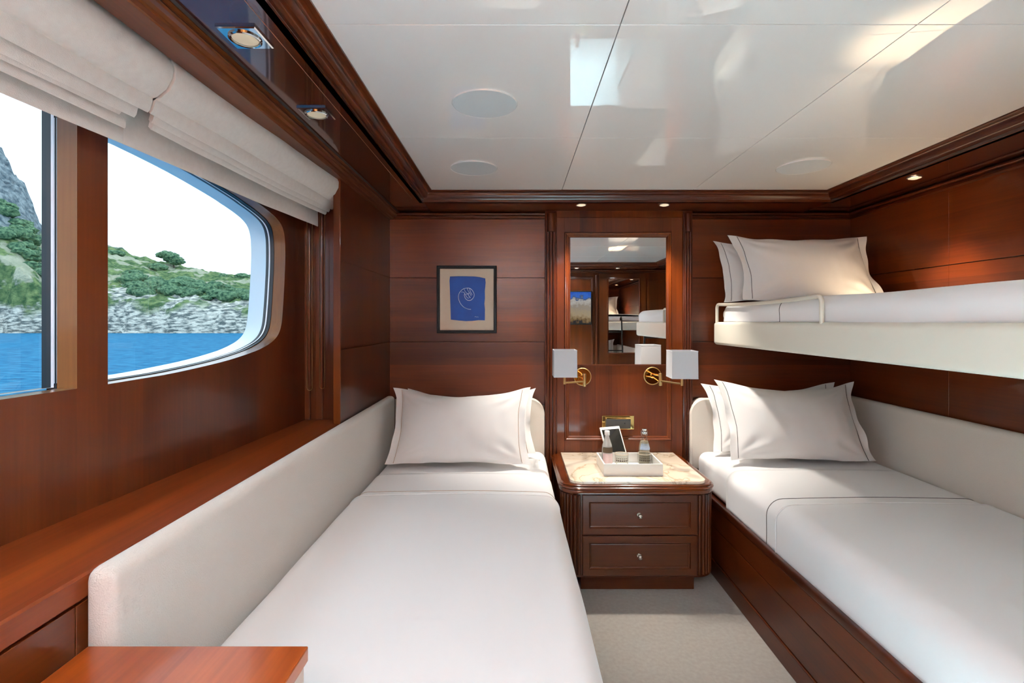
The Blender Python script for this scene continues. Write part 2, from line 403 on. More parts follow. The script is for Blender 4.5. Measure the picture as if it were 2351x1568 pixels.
struct(pl, 'trim_16', W_TRIMZ, smooth=40)
def picture_mould(x0, x1, z0, z1, y, prof):
    mb = MB(); loops = []
    for d, o in prof: loops.append([mb.bm.verts.new(p) for p in ((x0+d, y-o, z0+d), (x1-d, y-o, z0+d), (x1-d, y-o, z1-d), (x0+d, y-o, z1-d))])
    for A, B in zip(loops, loops[1:]):
        for k in range(4): mb.bm.faces.new((A[k], A[(k+1) % 4], B[(k+1) % 4], B[k]))
    return mb
mp_ = [(0,0), (0,.008), (.003,.012), (.008,.013), (.011,.009), (.014,.006), (.018,.007), (.022,.004), (.026,.0)]
struct(picture_mould(.290, .918, .600, 1.824, FY-.001, mp_), 'trim_17', wood('niche_moulding', 'Z', (104,46,20), (160,84,40), seed=22, coatr=.1), smooth=40)

# rear wall behind the viewer, seen in the mirrors
rw = MB(); rw.box(XL-.35, XR+.05, YR-.05, YR, 0, CZ)
for a, b in ((-.7,-.1), (-.05,.50), (1.66,1.98)): rw.box(a, b, YR-.01, YR+.008, .15, 1.82, bev=.004)
for a, b in ((1.05,1.17),(1.56,1.64)): rw.box(a, b, YR-.01, YR+.012, .1, 1.86, bev=.003)
rw.box(1.05, 1.64, YR-.01, YR+.012, 1.84, 1.90, bev=.003)
struct(rw, 'wall_rear', wood('mahogany_rear', 'Z', (80,32,14), (136,70,34), plank=('X', .12), seed=15))
struct(picture_mould(.56, .98, .35, 1.86, YR+.001, [(a, -b) for a, b in mp_]), 'trim_18', W_TRIMZ)
for x in (1.02,): struct(MB().tube([(x, YR+.02, .1), (x, YR+.02, 1.88)], .018, 14), 'trim_19', W_TRIMZ, smooth=40)
rm = thing('wall_mirror', (1.36, YR, .91), 'tall narrow mirror on the opposite wall, reflected beside the screen', 'mirror')
MB().box(-.19, .19, .0, .008, 0, .92).build('mirror_glass', MIRROR, rm)
f_ = picture_mould(-.21, .21, -.02, .94, 0.0, [(0,0),(0,-.016),(.010,-.018),(.02,-.010)]); f_.build('mirror_frame', W_TRIMZ, rm)

# ------------------------------------------------------------------ screen reflected in the mirror
def landscape(name, es):
    m = mat(name, (0,0,0,1), .2); n, l, p = nodes(m)
    t = n.new('ShaderNodeTexCoord'); sp = n.new('ShaderNodeSeparateXYZ'); l.new(t.outputs['Object'], sp.inputs[0])
    q = n.new('ShaderNodeTexNoise'); q.inputs['Scale'].default_value = 26; q.inputs['Detail'].default_value = 6; l.new(t.outputs['Object'], q.inputs['Vector'])
    v = math_node(n, l, 'ADD', math_node(n, l, 'DIVIDE', sp.outputs['Z'], .41), math_node(n, l, 'MULTIPLY', math_node(n, l, 'SUBTRACT', q.outputs['Fac'], .5), .45))
    r = n.new('ShaderNodeValToRGB'); e = r.color_ramp.elements; e[0].position = .05; e[0].color = srgb(40,40,44); e[1].position = 1; e[1].color = srgb(40,90,190)
    for po, c in ((.14,(120,96,60)), (.3,(168,150,120)), (.55,(150,140,128)), (.72,(190,186,180)), (.80,(70,90,120)), (.88,(60,110,205))): k = e.new(po); k.color = srgb(*c)
    l.new(v, r.inputs['Fac']); l.new(r.outputs[0], p.inputs['Emission Color']); p.inputs['Emission Strength'].default_value = es
    return m
tv = thing('television', (.77, YR+.03, 1.26), 'flat black-framed screen showing a rocky coast, reflected in the mirror between the lamps', 'television')
MB().box(-.185, .185, -.028, .022, 0, .42, bev=.004).build('housing', BLACKF, tv)
MB().box(-.172, .172, .022, .0235, .014, .406).build('screen', landscape('coast_picture', .5), tv)

# ------------------------------------------------------------------ mirror above the nightstand
mr = thing('wall_mirror', (.605, FY, 1.046), 'tall clear mirror on the wood panel between the two swing-arm lamps', 'mirror')
MB().box(-.283, .283, -.006, -.001, 0, .749, bev=.002, seg=1).build('mirror_glass', MIRROR, mr)
k = MB(); k.box(-.283, .283, -.009, 0, -.006, 0, bev=.001); k.build('mirror_ledge', W_TRIM, mr)

# ------------------------------------------------------------------ ceiling covers
for (x, y, r, lb) in ((-.0986, 1.622, .106, 'round flat grey ceiling cover nearest the viewer, above the left bed'), (-.19, 2.30, .108, 'round flat ceiling cover above the left pillow, near the back wall'), (1.31, 2.28, .112, 'round flat ceiling cover above the upper bunk pillow')):
    t = thing('ceiling_speaker', (x, y, CZ), lb, 'ceiling speaker', 'round flush covers in the white ceiling')
    MB().lathe([(0,-.004), (r*.965,-.004), (r*.972,-.0035), (r*.972,.0)], 64).build('grille', GREYDISC, t, 30)
    MB().lathe([(r*.975,0), (r*.975,-.0045), (r*.99,-.005), (r,-.003), (r,0)], 64).build('rim', CEIL, t, 30)

# ------------------------------------------------------------------ downlights
def downlight(x, y, kind, label, watts, col=(1,.86,.70), grp='recessed downlights in the wooden soffits', ang=125, lens=None, tilt=0):
    t = thing('downlight', (x, y, SZ), label, 'downlight', grp)
    if kind == 'square':
        m = MB(); s = .044
        loops = [[m.bm.verts.new(p) for p in ((-a,-a,z), (a,-a,z), (a,a,z), (-a,a,z))] for a, z in ((s,.001), (s,-.004), (s-.003,-.006))]
        for A, B in zip(loops, loops[1:]):
            for k in range(4): m.bm.faces.new((A[k], A[(k+1) % 4], B[(k+1) % 4], B[k]))
        m.box(-s+.003, s-.003, -s+.003, s-.003, -.0062, -.004)
        m.build('trim_plate', CHROME, t)
        MB().lathe([(.029,-.006), (.029,-.010), (.032,-.011), (.035,-.009), (.035,-.006)], 40).build('bezel', CHROME, t, 40)
        MB().lathe([(0,-.0095), (.018,-.009), (.028,-.007), (.028,-.006)], 40).build('lens', lens or LENS, t, 60)
    else:
        MB().lathe([(.026,0), (.026,-.003), (.030,-.004), (.032,-.002), (.032,0)], 32).build('bezel', NICKEL, t, 40)
        MB().lathe([(0,-.008), (.014,-.007), (.024,-.003), (.025,0)], 32).build('lens', lens or LENSW, t, 60)
    ld = bpy.data.lights.new('lamp', 'SPOT'); ld.energy = watts; ld.color = col; ld.spot_size = math.radians(ang); ld.spot_blend = .75; ld.shadow_soft_size = .035
    lo = bpy.data.objects.new('lamp', ld); COL.objects.link(lo); lo.parent = t; lo.location = (0, 0, -.045); lo.rotation_euler = (0, tilt, 0)
    return t
GL = 'square chrome downlights in the left soffit'
NEU = (1,.97,.94)
downlight(-.617, 1.145, 'square', 'large square chrome downlight in the left soffit, nearest the viewer', SPOT*.2, NEU, GL)
downlight(-.620, 1.563, 'square', 'square chrome downlight farther along the left soffit', SPOT*.15, NEU, GL)
downlight(-.620, .35, 'square', 'square chrome downlight in the left soffit behind the picture edge', SPOT*.2, NEU, GL)
downlight(.368, 2.80, 'round', 'small round downlight above the left half of the mirror', NICHE, (1,.92,.82), ang=78)
downlight(.833, 2.80, 'round', 'small round downlight above the right half of the mirror', NICHE, (1,.92,.82), ang=78)
downlight(1.81, 2.27, 'round', 'small round downlight in the right soffit, lighting the upper bunk wall', SPOT*2.3, (1,.74,.46), ang=76, tilt=-.05)
downlight(1.81, 1.10, 'round', 'small round downlight in the right soffit above the bunk foot', SPOT*.8, (1,.80,.58), ang=120)
for i, x in enumerate((-.25, .25, .75, 1.25)):  # row added out of view, fill light for the beds
    downlight(x, -.22, 'round', ['leftmost','second from left','third from left','rightmost'][i] + ' of the four unseen downlights added over the wall opposite the beds', REAR_FILL, (.95,.97,1), 'added fill downlights over the opposite wall', ang=150)

# ------------------------------------------------------------------ roman blinds
def sheet_sweep(outline, y0, y1, amp=.004, n=70, seed=0, droop=0, skew=0):
    """outline: closed list of (offset from hull wall, height above eye)"""
    mb = MB(); rows = []
    for i in range(n+1):
        f = i/n; y = y0+(y1-y0)*f; row = []
        for j, (o, h) in enumerate(outline):
            a = noise.noise(Vector((y*2.2, seed*3.7, h*6)))*amp*1.5 + noise.noise(Vector((y*7, seed*1.3+5, h*9)))*amp*.6
            b = noise.noise(Vector((y*1.6+9, seed*2.1, .3)))*amp
            yy_ = y + skew*(h-.5)*(1 if f > .5 else 0)
            row.append((wallX(yy_, o+a), yy_, E+h+b - droop*math.sin(PI*f)))
        rows.append(row)
    return mb.grid(rows, closed_u=True, cap=True)
def hanging(o_top, h_top, o_bot, h_bot, bulge, th=.006, n=10):
    front, back = [], []
    for k in range(n+1):
        t = k/n; o = o_top+(o_bot-o_top)*t + bulge*math.sin(PI*t**1.3); h = h_top+(h_bot-h_top)*t
        front.append((o+th/2, h)); back.append((o-th/2, h))
    return front + [(o_bot, h_bot-th*.6)] + back[::-1]
def blind(label, y0, y1, seed, left):
    t = thing('roman_blind', (0, 0, 0), label, 'blind', 'linen blinds over the cabin windows')
    roll = [(.150,.66), (.176,.63), (.188,.60), (.186,.575), (.172,.548), (.150,.530), (.132,.524), (.120,.530), (.118,.55), (.125,.60), (.130,.66)]
    sheet_sweep(roll, y0, y1, .005, seed=seed, droop=.0).build('valance_fold', BLIND, t, 50)
    fs = ((.128,.503,.0), (.115,.489,.02), (.103,.476,.03)) if not left else ((.126,.500,.0), (.108,.484,.02), (.098,.474,.05))
    for k, (o, h, cut) in enumerate(fs):
        sheet_sweep(hanging(o-.02, .60, o, h, .014, .011), y0+(cut if not left else 0), y1-(cut if left else cut*.6), .004, seed=seed+k+1, droop=.006).build('fold', BLIND, t, 50)
    if left: sheet_sweep(hanging(.078, .60, .088, .452, .004, .005), y0, y1-.02, .003, seed=seed+8, droop=.0).build('fold', BLIND, t, 50)
    sheet_sweep(hanging(.052, .62, .062, .424, .004, .004), y0-(0 if left else .0), y1+(0.004 if left else 0), .004, seed=4, droop=-.0).build('bottom_panel', BLIND, t, 50)
    return t
blind('pale linen roman blind over the nearer window, gathered up under the pelmet', -.25, 1.186, 3, True)
blind('pale linen roman blind over the farther window, its right end by the wooden column', 1.191, 2.225, 30, False)
for x0, x1, zb, lb in ((-.925,-.902,1.005,'thin beaded pull-cord loop hanging nearer the window'), (-.868,-.846,1.012,'thin beaded pull-cord loop hanging nearer the column')):
    pts = [(x0, 2.225, 1.80), (x0, 2.225, zb+.01)] + [((x0+x1)/2-(x1-x0)/2*math.cos(PI*k/8), 2.225, zb-(x1-x0)/2*math.sin(PI*k/8)) for k in range(9)] + [(x1, 2.225, zb+.01), (x1, 2.225, 1.80)]
    MB().tube(pts, .0016, 6).build('pull_cord', CORD, None, 60, label=lb, cat='cord', group='blind pull cords')

# ------------------------------------------------------------------ beds
def soft_box(x0, x1, y0, y1, z0, z1, r, seg=8, amp=.0, seed=0, cuts=12):
    mb = MB(); mb.box(x0, x1, y0, y1, z0, z1, bev=r, seg=seg)
    return mb
def bed_cover(x0, x1, y0, y1, z0, z1, r, off, ny=60, nx=40, zl=None, zr=None, crown=.008, amp=.002, seed=0, taper=0, waist=0):
    """cloth over a mattress: goes up the left side, over the top and down the right side"""
    zl = z0 if zl is None else zl; zr = z0 if zr is None else zr
    X0, X1, Z1 = x0-off, x1+off, z1+off; R = r+off
    sec = [(X0, zl+(Z1-R-zl)*k/6) for k in range(6)] + [(X0+R-R*math.cos(a), Z1-R+R*math.sin(a)) for a in [PI/2*k/8 for k in range(9)]]
    sec += [(X0+R+(X1-X0-2*R)*k/nx, Z1) for k in range(1, nx)]
    sec += [(X1-R+R*math.sin(a), Z1-R+R*math.cos(a)) for a in [PI/2*k/8 for k in range(9)]] + [(X1, Z1-R-(Z1-R-zr)*k/6) for k in range(1, 7)]
    mb = MB(); rows = []
    for i in range(ny+1):
        y = y0+(y1-y0)*i/ny; row = []
        for x, z in sec:
            t = (x-X0)/(X1-X0); d = crown*math.sin(PI*min(max(t,0),1))**.8 if z > Z1-R else 0
            d += amp*noise.noise(Vector((x*3, y*2.5, seed)))
            xx = x + (taper*(2.0-y) if t > .9 else 0) + amp*noise.noise(Vector((z*9, y*4, seed+4)))
            row.append((xx, y, z+d))
        rows.append(row)
    mb.grid(rows)
    # thickness
    return mb
def solid(o, th, off=-1):
    m = o.modifiers.new('thickness', 'SOLIDIFY'); m.thickness = th; m.offset = off; return o
MZ = .568
# left bed
b1 = thing('bed', (-.25, 1.9, 0), 'low wooden berth base under the left mattress, by the window ledge', 'bed', 'berth bases')
lx, ly = -.25, 1.9
MB().box(-.685-lx, .190-lx, .93-ly, 2.89-ly, .06, .40, bev=.004).build('base', W_TRIMY, b1)
MB().box(.188-lx, .208-lx, .92-ly, 2.38-ly, .05, .425, bev=.008, seg=4).build('side_rail', W_TRIMY, b1, 40)
m1 = MB(); m1.box(-.685, .172, .93, 2.885, .40, MZ-.008, bev=.05, seg=8)
m1.build('mattress', SHEET, None, 40, label='white single mattress on the left berth, beneath the smooth white cover', cat='mattress', group='single berth mattresses')
LB = dict(x0=-.680, x1=.172, z0=.43, z1=MZ-.006, r=.05, taper=.007)
def stitched(name, args, off, y0, y1, th, label, cat, group, lines, seed):
    mb = bed_cover(y0=y0, y1=y1, off=off, seed=seed, **args); o = mb.build(name, SHEET, None, 60, label=label, cat=cat, group=group); solid(o, th)
    for yl, r, m, nm in lines:
        src = bed_cover(y0=yl, y1=yl+.01, off=off+.0008, ny=1, seed=seed, **args); src.bm.verts.ensure_lookup_table()
        pts = [v.co.copy() for v in src.bm.verts][:len(src.bm.verts)//2]; src.bm.free()
        MB().tube(pts, r, 6).build(nm, m, o, 60)
    return o
stitched('bed_sheet', LB, .005, .925, 2.40, .004, 'folded-back top sheet on the left bed, between cover and pillows', 'sheet', 'folded top sheets', ((2.145, .0011, LINE_B, 'stitching'),), 1)
stitched('bed_cover', dict(LB, crown=.012), .012, .92, 2.085, .006, 'smooth white cover over the left bed beside the window ledge', 'bed cover', 'white bed covers', ((2.078, .0022, LINE_W, 'hem'),), 1)
# right bed
b2 = thing('bed', (1.5, 1.9, 0), 'low wooden berth base under the right mattress, with a long polished side board', 'bed', 'berth bases')
rx, ry = 1.5, 1.9
MB().box(1.03-rx, 1.93-rx, .90-ry, 2.90-ry, .06, .37, bev=.004).build('base', W_TRIMY, b2)
k = MB(); k.box(1.016-rx, 1.034-rx, .88-ry, 2.90-ry, .085, .245, bev=.0015); k.box(1.016-rx, 1.034-rx, .88-ry, 2.90-ry, .249, .352, bev=.0015)
k.build('side_board', W_TRIMY, b2)
MB().box(1.012-rx, 1.036-rx, .88-ry, 2.90-ry, .352, .388, bev=.008, seg=4).build('side_rail', wood('rail_cap_wood', 'Y', (70,26,16), (104,46,30), seed=24, rough=.3), b2, 40)
MB().box(1.010-rx, 1.034-rx, .88-ry, 2.90-ry, .0, .081, bev=.003).build('plinth', W_TRIMY, b2)
m2 = MB(); m2.box(1.042, 1.925, .90, 2.885, .37, MZ-.008, bev=.05, seg=8)
m2.build('mattress', SHEET, None, 40, label='white single mattress on the right lower berth, seen past the sheet edge', cat='mattress', group='single berth mattresses')
RB = dict(x0=1.040, x1=1.915, z0=.375, z1=MZ-.006, r=.06, zr=.5)
stitched('bed_sheet', RB, .005, .895, 2.46, .004, 'folded-back top sheet on the right lower bed, a thin dark line along it', 'sheet', 'folded top sheets', ((2.062, .0012, LINE_D, 'stitching'),), 2)
stitched('bed_cover', dict(RB, crown=.010), .011, .89, 1.985, .006, 'smooth white cover over the right lower bed, under the bunk', 'bed cover', 'white bed covers', ((1.978, .0022, LINE_W, 'hem'),), 2)

# headboards and long side pads
def pad_outline(x0, x1, z0, z1, r, left, right): return rrect(x0, x1, z0, z1, r, 10, (0, 0, right, left))
def upright(outline, y0, y1, bev):   # outline in (x,z) extruded along y
    M = Matrix(((1,0,0,0), (0,0,1,0), (0,1,0,0), (0,0,0,1)))
    return MB().prism(outline, y0, y1, bev=bev, seg=5, M=M)
upright(pad_outline(-.70, .170, .44, .846, .085, 0, 1), 2.905, 2.985, .014).build('headboard', CREAM, None, 40, label='cream padded headboard behind the left bed pillows', cat='headboard', group='cream padded headboards')
upright(pad_outline(1.022, 1.945, .44, .846, .085, 1, 0), 2.905, 2.985, .014).build('headboard', CREAM, None, 40, label='cream padded headboard behind the right lower bed pillows', cat='headboard', group='cream padded headboards')
def long_pad(x0, x1, y0, y1, z0, z1, bev): return MB().box(x0, x1, y0, y1, z0, z1, bev=bev, seg=6)
def padmesh(x0, x1, y0, y1, z0, z1, r, rz):
    # long cushion, far edge square, near end rounded
    mb = MB(); mb.box(x0, x1, y0, y1, z0, z1, bev=r, seg=6); return mb
LP = fabric('cream_side_pad', (214,210,203), scale=380, bump=.7)
padmesh(-.748, -.693, .862, 2.900, .42, .872, .024, 0).build('upholstered_panel', LP, None, 40, label='long grey-cream padded panel along the window ledge beside the left bed', cat='padded panel', group='long padded side panels')
padmesh(1.950, 2.004, .86, 2.985, .42, .862, .022, 0).build('upholstered_panel', CREAM, None, 40, label='long cream padded panel on the right wall beside the lower bed', cat='padded panel', group='long padded side panels')

# ------------------------------------------------------------------ upper bunk
bk = thing('upper_bunk', (1.58, 2.0, 1.165), 'cream upper bunk fixed to the right wall above the lower bed', 'bunk')
bx, by, bz = 1.58, 2.0, 1.165
MB().box(1.168-bx, 1.99-bx, 1.05-by, 2.955-by, 0, .132, bev=.018, seg=6).build('bunk_tray', BUNKM, bk, 40)
def rail(y0, y1):
    x = 1.178; r = .024; z1 = 1.398; z0 = 1.29
    pts = [(x, y1, z0), (x, y1, z1-r)] + [(x, y1-r+r*math.cos(a), z1-r+r*math.sin(a)) for a in [PI/2*k/6 for k in range(1, 7)]]
    pts += [(x, y1+(y0-y1)*t, z1-.012*math.sin(PI*t)**2*0-.010*math.sin(PI*t)) for t in (.15,.3,.45,.6,.75,.88)]
    pts += [(x, y0+r-r*math.sin(a), z1-r+r*math.cos(a)) for a in [PI/2*k/6 for k in range(0, 7)]] + [(x, y0, z0)]
    return MB().tube([rel(bk, *p) for p in pts], .009, 10)
rail(1.925, 2.925).build('guard_rail', RAILW, bk, 60)
MB().box(1.208, 1.975, 1.09, 2.94, 1.298, 1.380, bev=.038, seg=8).build('mattress', SHEET, None, 40, label='white mattress in the upper bunk tray, behind the guard rail', cat='mattress')
UB = dict(x0=1.196, x1=1.98, z0=1.294, z1=1.388, r=.045, zr=1.34, amp=.010)
stitched('bed_sheet', dict(UB, crown=.022), .006, 1.07, 2.86, .004, 'rumpled white sheet on the upper bunk with one thin dark stitched line', 'sheet', None, ((2.255, .0012, LINE_D, 'stitching'),), 6)
# black ladder at the foot of the bunk (seen in the mirrors)
ld = thing('bunk_ladder', (1.45, .895, 0), 'black metal ladder at the bunk foot, seen only in the mirror', 'ladder')
for x in (-.17, .17): MB().tube([(x, -.14, .0), (x, .07, 1.34), (x, .10, 1.368), (x, .145, 1.345), (x, .146, 1.315)], .011, 10).build('rail', BLACKF, ld, 60)
for z in (.3, .58, .86, 1.14): MB().tube([(-.17, -.14+.21*z/1.36, z), (.17, -.14+.21*z/1.36, z)], .009, 8).build('rung', BLACKF, ld, 60)

# ------------------------------------------------------------------ pillows
def pillow(name, loc, W, H, T, lean, label, group, line, seed=0, rz=0, roll=0, sag=.06, tuck=.0, flange=.042):
    t = thing(name, loc, label, 'pillow', group, rz)
    NU, NV = 72, 48; Wi, Hi = W-2*flange, H-.012
    ca, sa = math.cos(lean), math.sin(lean); cr, sr = math.cos(roll), math.sin(roll)
    def P(a, b, side, lift=0):            # a,b in -1..1 over the whole pillow incl. flange
        u, v = a*W/2, b*H/2
        ai, bi = abs(u)/(Wi/2), abs(v)/(Hi/2)
        puff = (max(0, 1-ai**2.4))**.62 * (max(0, 1-bi**2.4))**.62
        # sides pull in where the filling is full, corners stay out
        u *= 1 - .095*(1-b*b)*(abs(a)**2) - .015*max(0, -b) + .02*noise.noise(Vector((b*2.1+seed*2, a, 1)))*abs(a)**3
        top = max(0, b); v -= sag*(1-a*a)**1.2*top**2 + .012*noise.noise(Vector((a*2.3+seed, 3, seed)))*abs(b)**2
        bot = max(0, -b); v += .012*(1-a*a)*bot**2
        w_ = T*puff*(.86+.14*math.cos(b*1.5-.6)) 
        # creases running in from the corners
        cs = 0
        for sx in (-1, 1):
            for sy in (-1, 1):
                dx, dy = a-sx, b-sy; d = math.hypot(dx, dy*.8); an = math.atan2(dy*sy, dx*sx)
                cs += math.sin(an*13+seed*1.7+sx)*math.exp(-((d-.40)/.24)**2)*.0075
        cs += .006*noise.noise(Vector((u*7+seed*5, v*7, side)))+.003*noise.noise(Vector((u*22+seed*3, v*9, side*2)))
        w_ += cs*min(1, puff*1.6)
        fl = max(0, ai-1)*(Wi/2)/flange + max(0, bi-1)*(Hi/2)/flange
        wav = .013*min(fl,1.2)*math.sin(v*19+seed*2+a*2)+.006*min(fl,1)*math.sin(v*41+seed)
        z = -side*(w_+.0015+lift)+wav - tuck*(abs(a)**6)
        # local: x=u, y=z (towards the viewer negative), z=v
        x, y, zz = u, z, v+H/2
        x, zz = x*cr-(zz-H/2)*sr, x*sr+(zz-H/2)*cr+H/2
        if zz < 0: zz *= .3
        # lean back about the bottom edge
        yy2 = y*ca+zz*sa; zz2 = -y*sa*.0+zz*ca + (y*-sa)*.35
        return (x, yy2, max(zz2, .0015*side+.002))
    mb = MB()
    F = [[P(-1+2*i/NU, -1+2*j/NV, 1) for i in range(NU+1)] for j in range(NV+1)]
    B = [[P(-1+2*i/NU, -1+2*j/NV, -1) for i in range(NU+1)] for j in range(NV+1)]
    mb.grid(F); mb.grid(B)
    bd = lambda G: G[0][:] + [r[-1] for r in G[1:]] + G[-1][-2::-1] + [r[0] for r in G[-2:0:-1]]
    fb, bb = bd(F), bd(B); n = len(fb)
    fv = [mb.bm.verts.new(p) for p in fb]; bv = [mb.bm.verts.new(p) for p in bb]
    for k in range(n): mb.bm.faces.new((fv[k], fv[(k+1) % n], bv[(k+1) % n], bv[k]))
    bmesh.ops.remove_doubles(mb.bm, verts=mb.bm.verts, dist=1e-5)
    mb.build('case', SHEET2, t, 70)
    for s in (-1, 1):
        pts = [P(s*(Wi/2-.002)/(W/2), -.97+1.94*k/40, 1, .0012) for k in range(41)]
        MB().tube(pts, .0013, 6).build('stitching', line, t, 60)
    return t
GP = 'white oxford pillows on the berths'
Z1 = MZ+.016
pillow('pillow', (-.250, 2.70, Z1), .735, .375, .045, .50, 'rear white pillow on the left bed, only its right corner showing', GP, LINE_B, seed=4, roll=.0)
pillow('pillow', (-.288, 2.50, Z1), .745, .425, .10, .56, 'plump front pillow on the left bed with fine beige side stitching', GP, LINE_B, seed=1)
pillow('pillow', (1.455, 2.74, Z1), .76, .395, .045, .40, 'rear white pillow on the right lower bed, corners poking out behind the front one', GP, LINE_D, seed=9, roll=.01)
pillow('pillow', (1.480, 2.56, Z1), .765, .445, .10, .52, 'plump front pillow on the right lower bed with dark side stitching', GP, LINE_D, seed=2, roll=-.025)
pillow('pillow', (1.512, 2.76, 1.405), .745, .385, .045, .36, 'rear white pillow on the upper bunk, its left corner poking out', GP, LINE_D, seed=5, roll=.0)
pillow('pillow', (1.555, 2.585, 1.405), .755, .415, .10, .48, 'plump front pillow on the upper bunk, warmly lit from the right', GP, LINE_D, seed=3, roll=-.015, sag=.03)

# ------------------------------------------------------------------ nightstand
NX, NY = .592, 2.67
ns = thing('nightstand', (NX, NY, 0), 'two-drawer mahogany nightstand with fluted corners and marble top between the beds', 'nightstand')
x0, x1, y0, y1, R = .228-NX, .956-NX, 2.392-NY, 2.945-NY, .085
MB().prism(rrect(x0, x1, y0, y1, R, 12, (1,1,0,0)), .088, .475).build('carcass', W_NSV, ns, 35)
for cx, sx in ((x0+R, -1), (x1-R, 1)):
    fl = MB()
    for k in range(7):
        a = math.radians(6+k*13); px, py = cx+sx*(R+.0005)*math.sin(a), y0+R-(R+.0005)*math.cos(a)
        fl.tube([(px, py, .092), (px, py, .470)], .0078, 10)
    fl.build('fluted_corner', W_NSV, ns, 50)
MB().box(.318-NX, .868-NX, 2.432-NY, 2.93-NY, 0, .090, bev=.002).build('plinth', W_NS, ns)
MB().prism(rrect(x0-.003, x1+.003, y0-.003, y1, R+.003, 12, (1,1,0,0)), .080, .090).build('base_moulding', W_NSV, ns, 35)
def offset_top(d, z): return [(x, y, z) for x, y in rrect(x0-d, x1+d, y0-d, y1, R+d, 12, (1,1,0,0))]
tp = MB(); rows = [offset_top(d, z) for d, z in ((.0,.474), (.006,.474), (.012,.479), (.012,.490), (.010,.494), (.016,.497), (.018,.502), (.016,.508), (.008,.512), (.010,.515), (.006,.519), (-.004,.521), (-.03,.521))]
tp.grid(rows, closed_u=True, cap=True); tp.build('top', wood('nightstand_top_wood', 'X', (104,46,20), (160,84,40), seed=25, rough=.25, coat=.8), ns, 40)
MB().prism(rrect(x0+.038, x1-.030, y0+.008, y1-.006, .055, 12, (1,1,0,0)), .5205, .532, bev=.002, seg=3).build('marble_slab', MARBLE, ns, 40, label='veined cream marble slab')
for zc, nm in ((.379, 'drawer'), (.185, 'drawer')):
    h = .094; d = MB(); X0, X1 = .320-NX, .866-NX; yf = y0
    loops = []
    for a, o in ((0, 0), (0, .010), (.002, .012), (.030, .012), (.032, .0125), (.036, .006), (.040, .004), (.044, .0045)):
        loops.append([d.bm.verts.new(p) for p in ((X0+a, yf-o, zc-h+a), (X1-a, yf-o, zc-h+a), (X1-a, yf-o, zc+h-a), (X0+a, yf-o, zc+h-a))])
    for A, B in zip(loops, loops[1:]):
        for k in range(4): d.bm.faces.new((A[k], A[(k+1) % 4], B[(k+1) % 4], B[k]))
    d.bm.faces.new(loops[-1])
    dr = d.build(nm, W_NS, ns)
    M = Matrix.Translation((.590-NX, yf-.004, zc)) @ Matrix.Rotation(PI/2, 4, 'X')
    MB().lathe([(.010,0), (.010,.002), (.005,.003), (.004,.012), (.0095,.019), (.0110,.025), (.008,.031), (0,.033)], 20, M).build('knob', NICKEL, dr, 60)
NZ = .533
# tray
tx, ty = .587, 2.60
tr = thing('tray', (tx, ty, NZ), 'shallow rectangular white tray on the marble top', 'tray')
k = MB(); W2, D2, t_ = .147, .112, .007
k.box(-W2+t_, W2-t_, -D2+t_, D2-t_, 0, .006)
for a in ((-W2, W2, -D2, -D2+t_), (-W2, W2, D2-t_, D2), (-W2, -W2+t_, -D2+t_, D2-t_), (W2-t_, W2, -D2+t_, D2-t_)): k.box(*a, .0, .058)
k.build('tray_body', WHITEP, tr)
TZ = NZ+.007
def bottle(loc, label, cap, liquid, lab, swing=False):
    t = thing('water_bottle', (*loc, TZ), label, 'bottle', 'small bottles on the tray')
    pr = [(0,.0), (.026,0), (.029,.004), (.0295,.03), (.0295,.085), (.027,.105), (.018,.135), (.0125,.150), (.0115,.165), (.0125,.168)]
    MB().lathe(pr+[(.0105,.168), (.0095,.165), (.0105,.150), (.016,.134), (.0255,.104), (.0275,.085), (.0275,.006), (0,.004)], 32).build('glass', GLASS, t, 60)
    pc_ = [(0,.006), (.0265,.006), (.0270,.03), (.0270,.085), (.0245,.106), (.019,.122)] + ([(0,.122)] if swing else [(.0125,.142), (.0095,.156), (0,.156)])
    MB().lathe(pc_, 28).build('contents', liquid, t, 60)
    if swing:
        MB().lathe([(.0128,.160), (.0142,.166), (.0142,.172), (.009,.176), (.013,.180), (.0125,.188), (0,.191)], 24).build('stopper', cap, t, 50)
        MB().tube([(-.0145,0,.150), (-.017,0,.170), (-.012,0,.184), (.012,0,.184), (.017,0,.170), (.0145,0,.150)], .0011, 6).build('wire_clip', CHROME, t, 60)
    else: MB().lathe([(.0135,.158), (.0138,.178), (.012,.181), (0,.181)], 24).build('cap', cap, t, 50)
    for nm, z0, z1, m in lab:
        rr = []
        for j in range(7):
            z = z0+(z1-z0)*j/6; r = .0300 if z < .088 else .0300-(z-.088)*.30
            rr.append([(r*math.cos(a), r*math.sin(a), z) for a in [math.radians(-150+120*q/18) for q in range(19)]])
        MB().grid(rr).build(nm, m, t, 60)
    return t
def two_tone(name, c1, c2):
    m = mat(name, srgb(*c1), .6); n, l, p = nodes(m); t = n.new('ShaderNodeTexCoord'); q = n.new('ShaderNodeTexWave'); q.bands_direction = 'Z'; q.inputs['Scale'].default_value = 55; q.inputs['Distortion'].default_value = 9; q.inputs['Detail Scale'].default_value = 40
    l.new(t.outputs['Object'], q.inputs['Vector']); r = n.new('ShaderNodeValToRGB'); r.color_ramp.elements[0].position = .72; r.color_ramp.elements[0].color = srgb(*c1); r.color_ramp.elements[1].position = .8; r.color_ramp.elements[1].color = srgb(*c2)
    l.new(q.outputs['Fac'], r.inputs['Fac']); l.new(r.outputs[0], p.inputs['Base Color']); return m
MILK = mat('frosted_contents', srgb(226,228,232), .3); PALE = mat('pale_contents', srgb(190,180,158), .25)
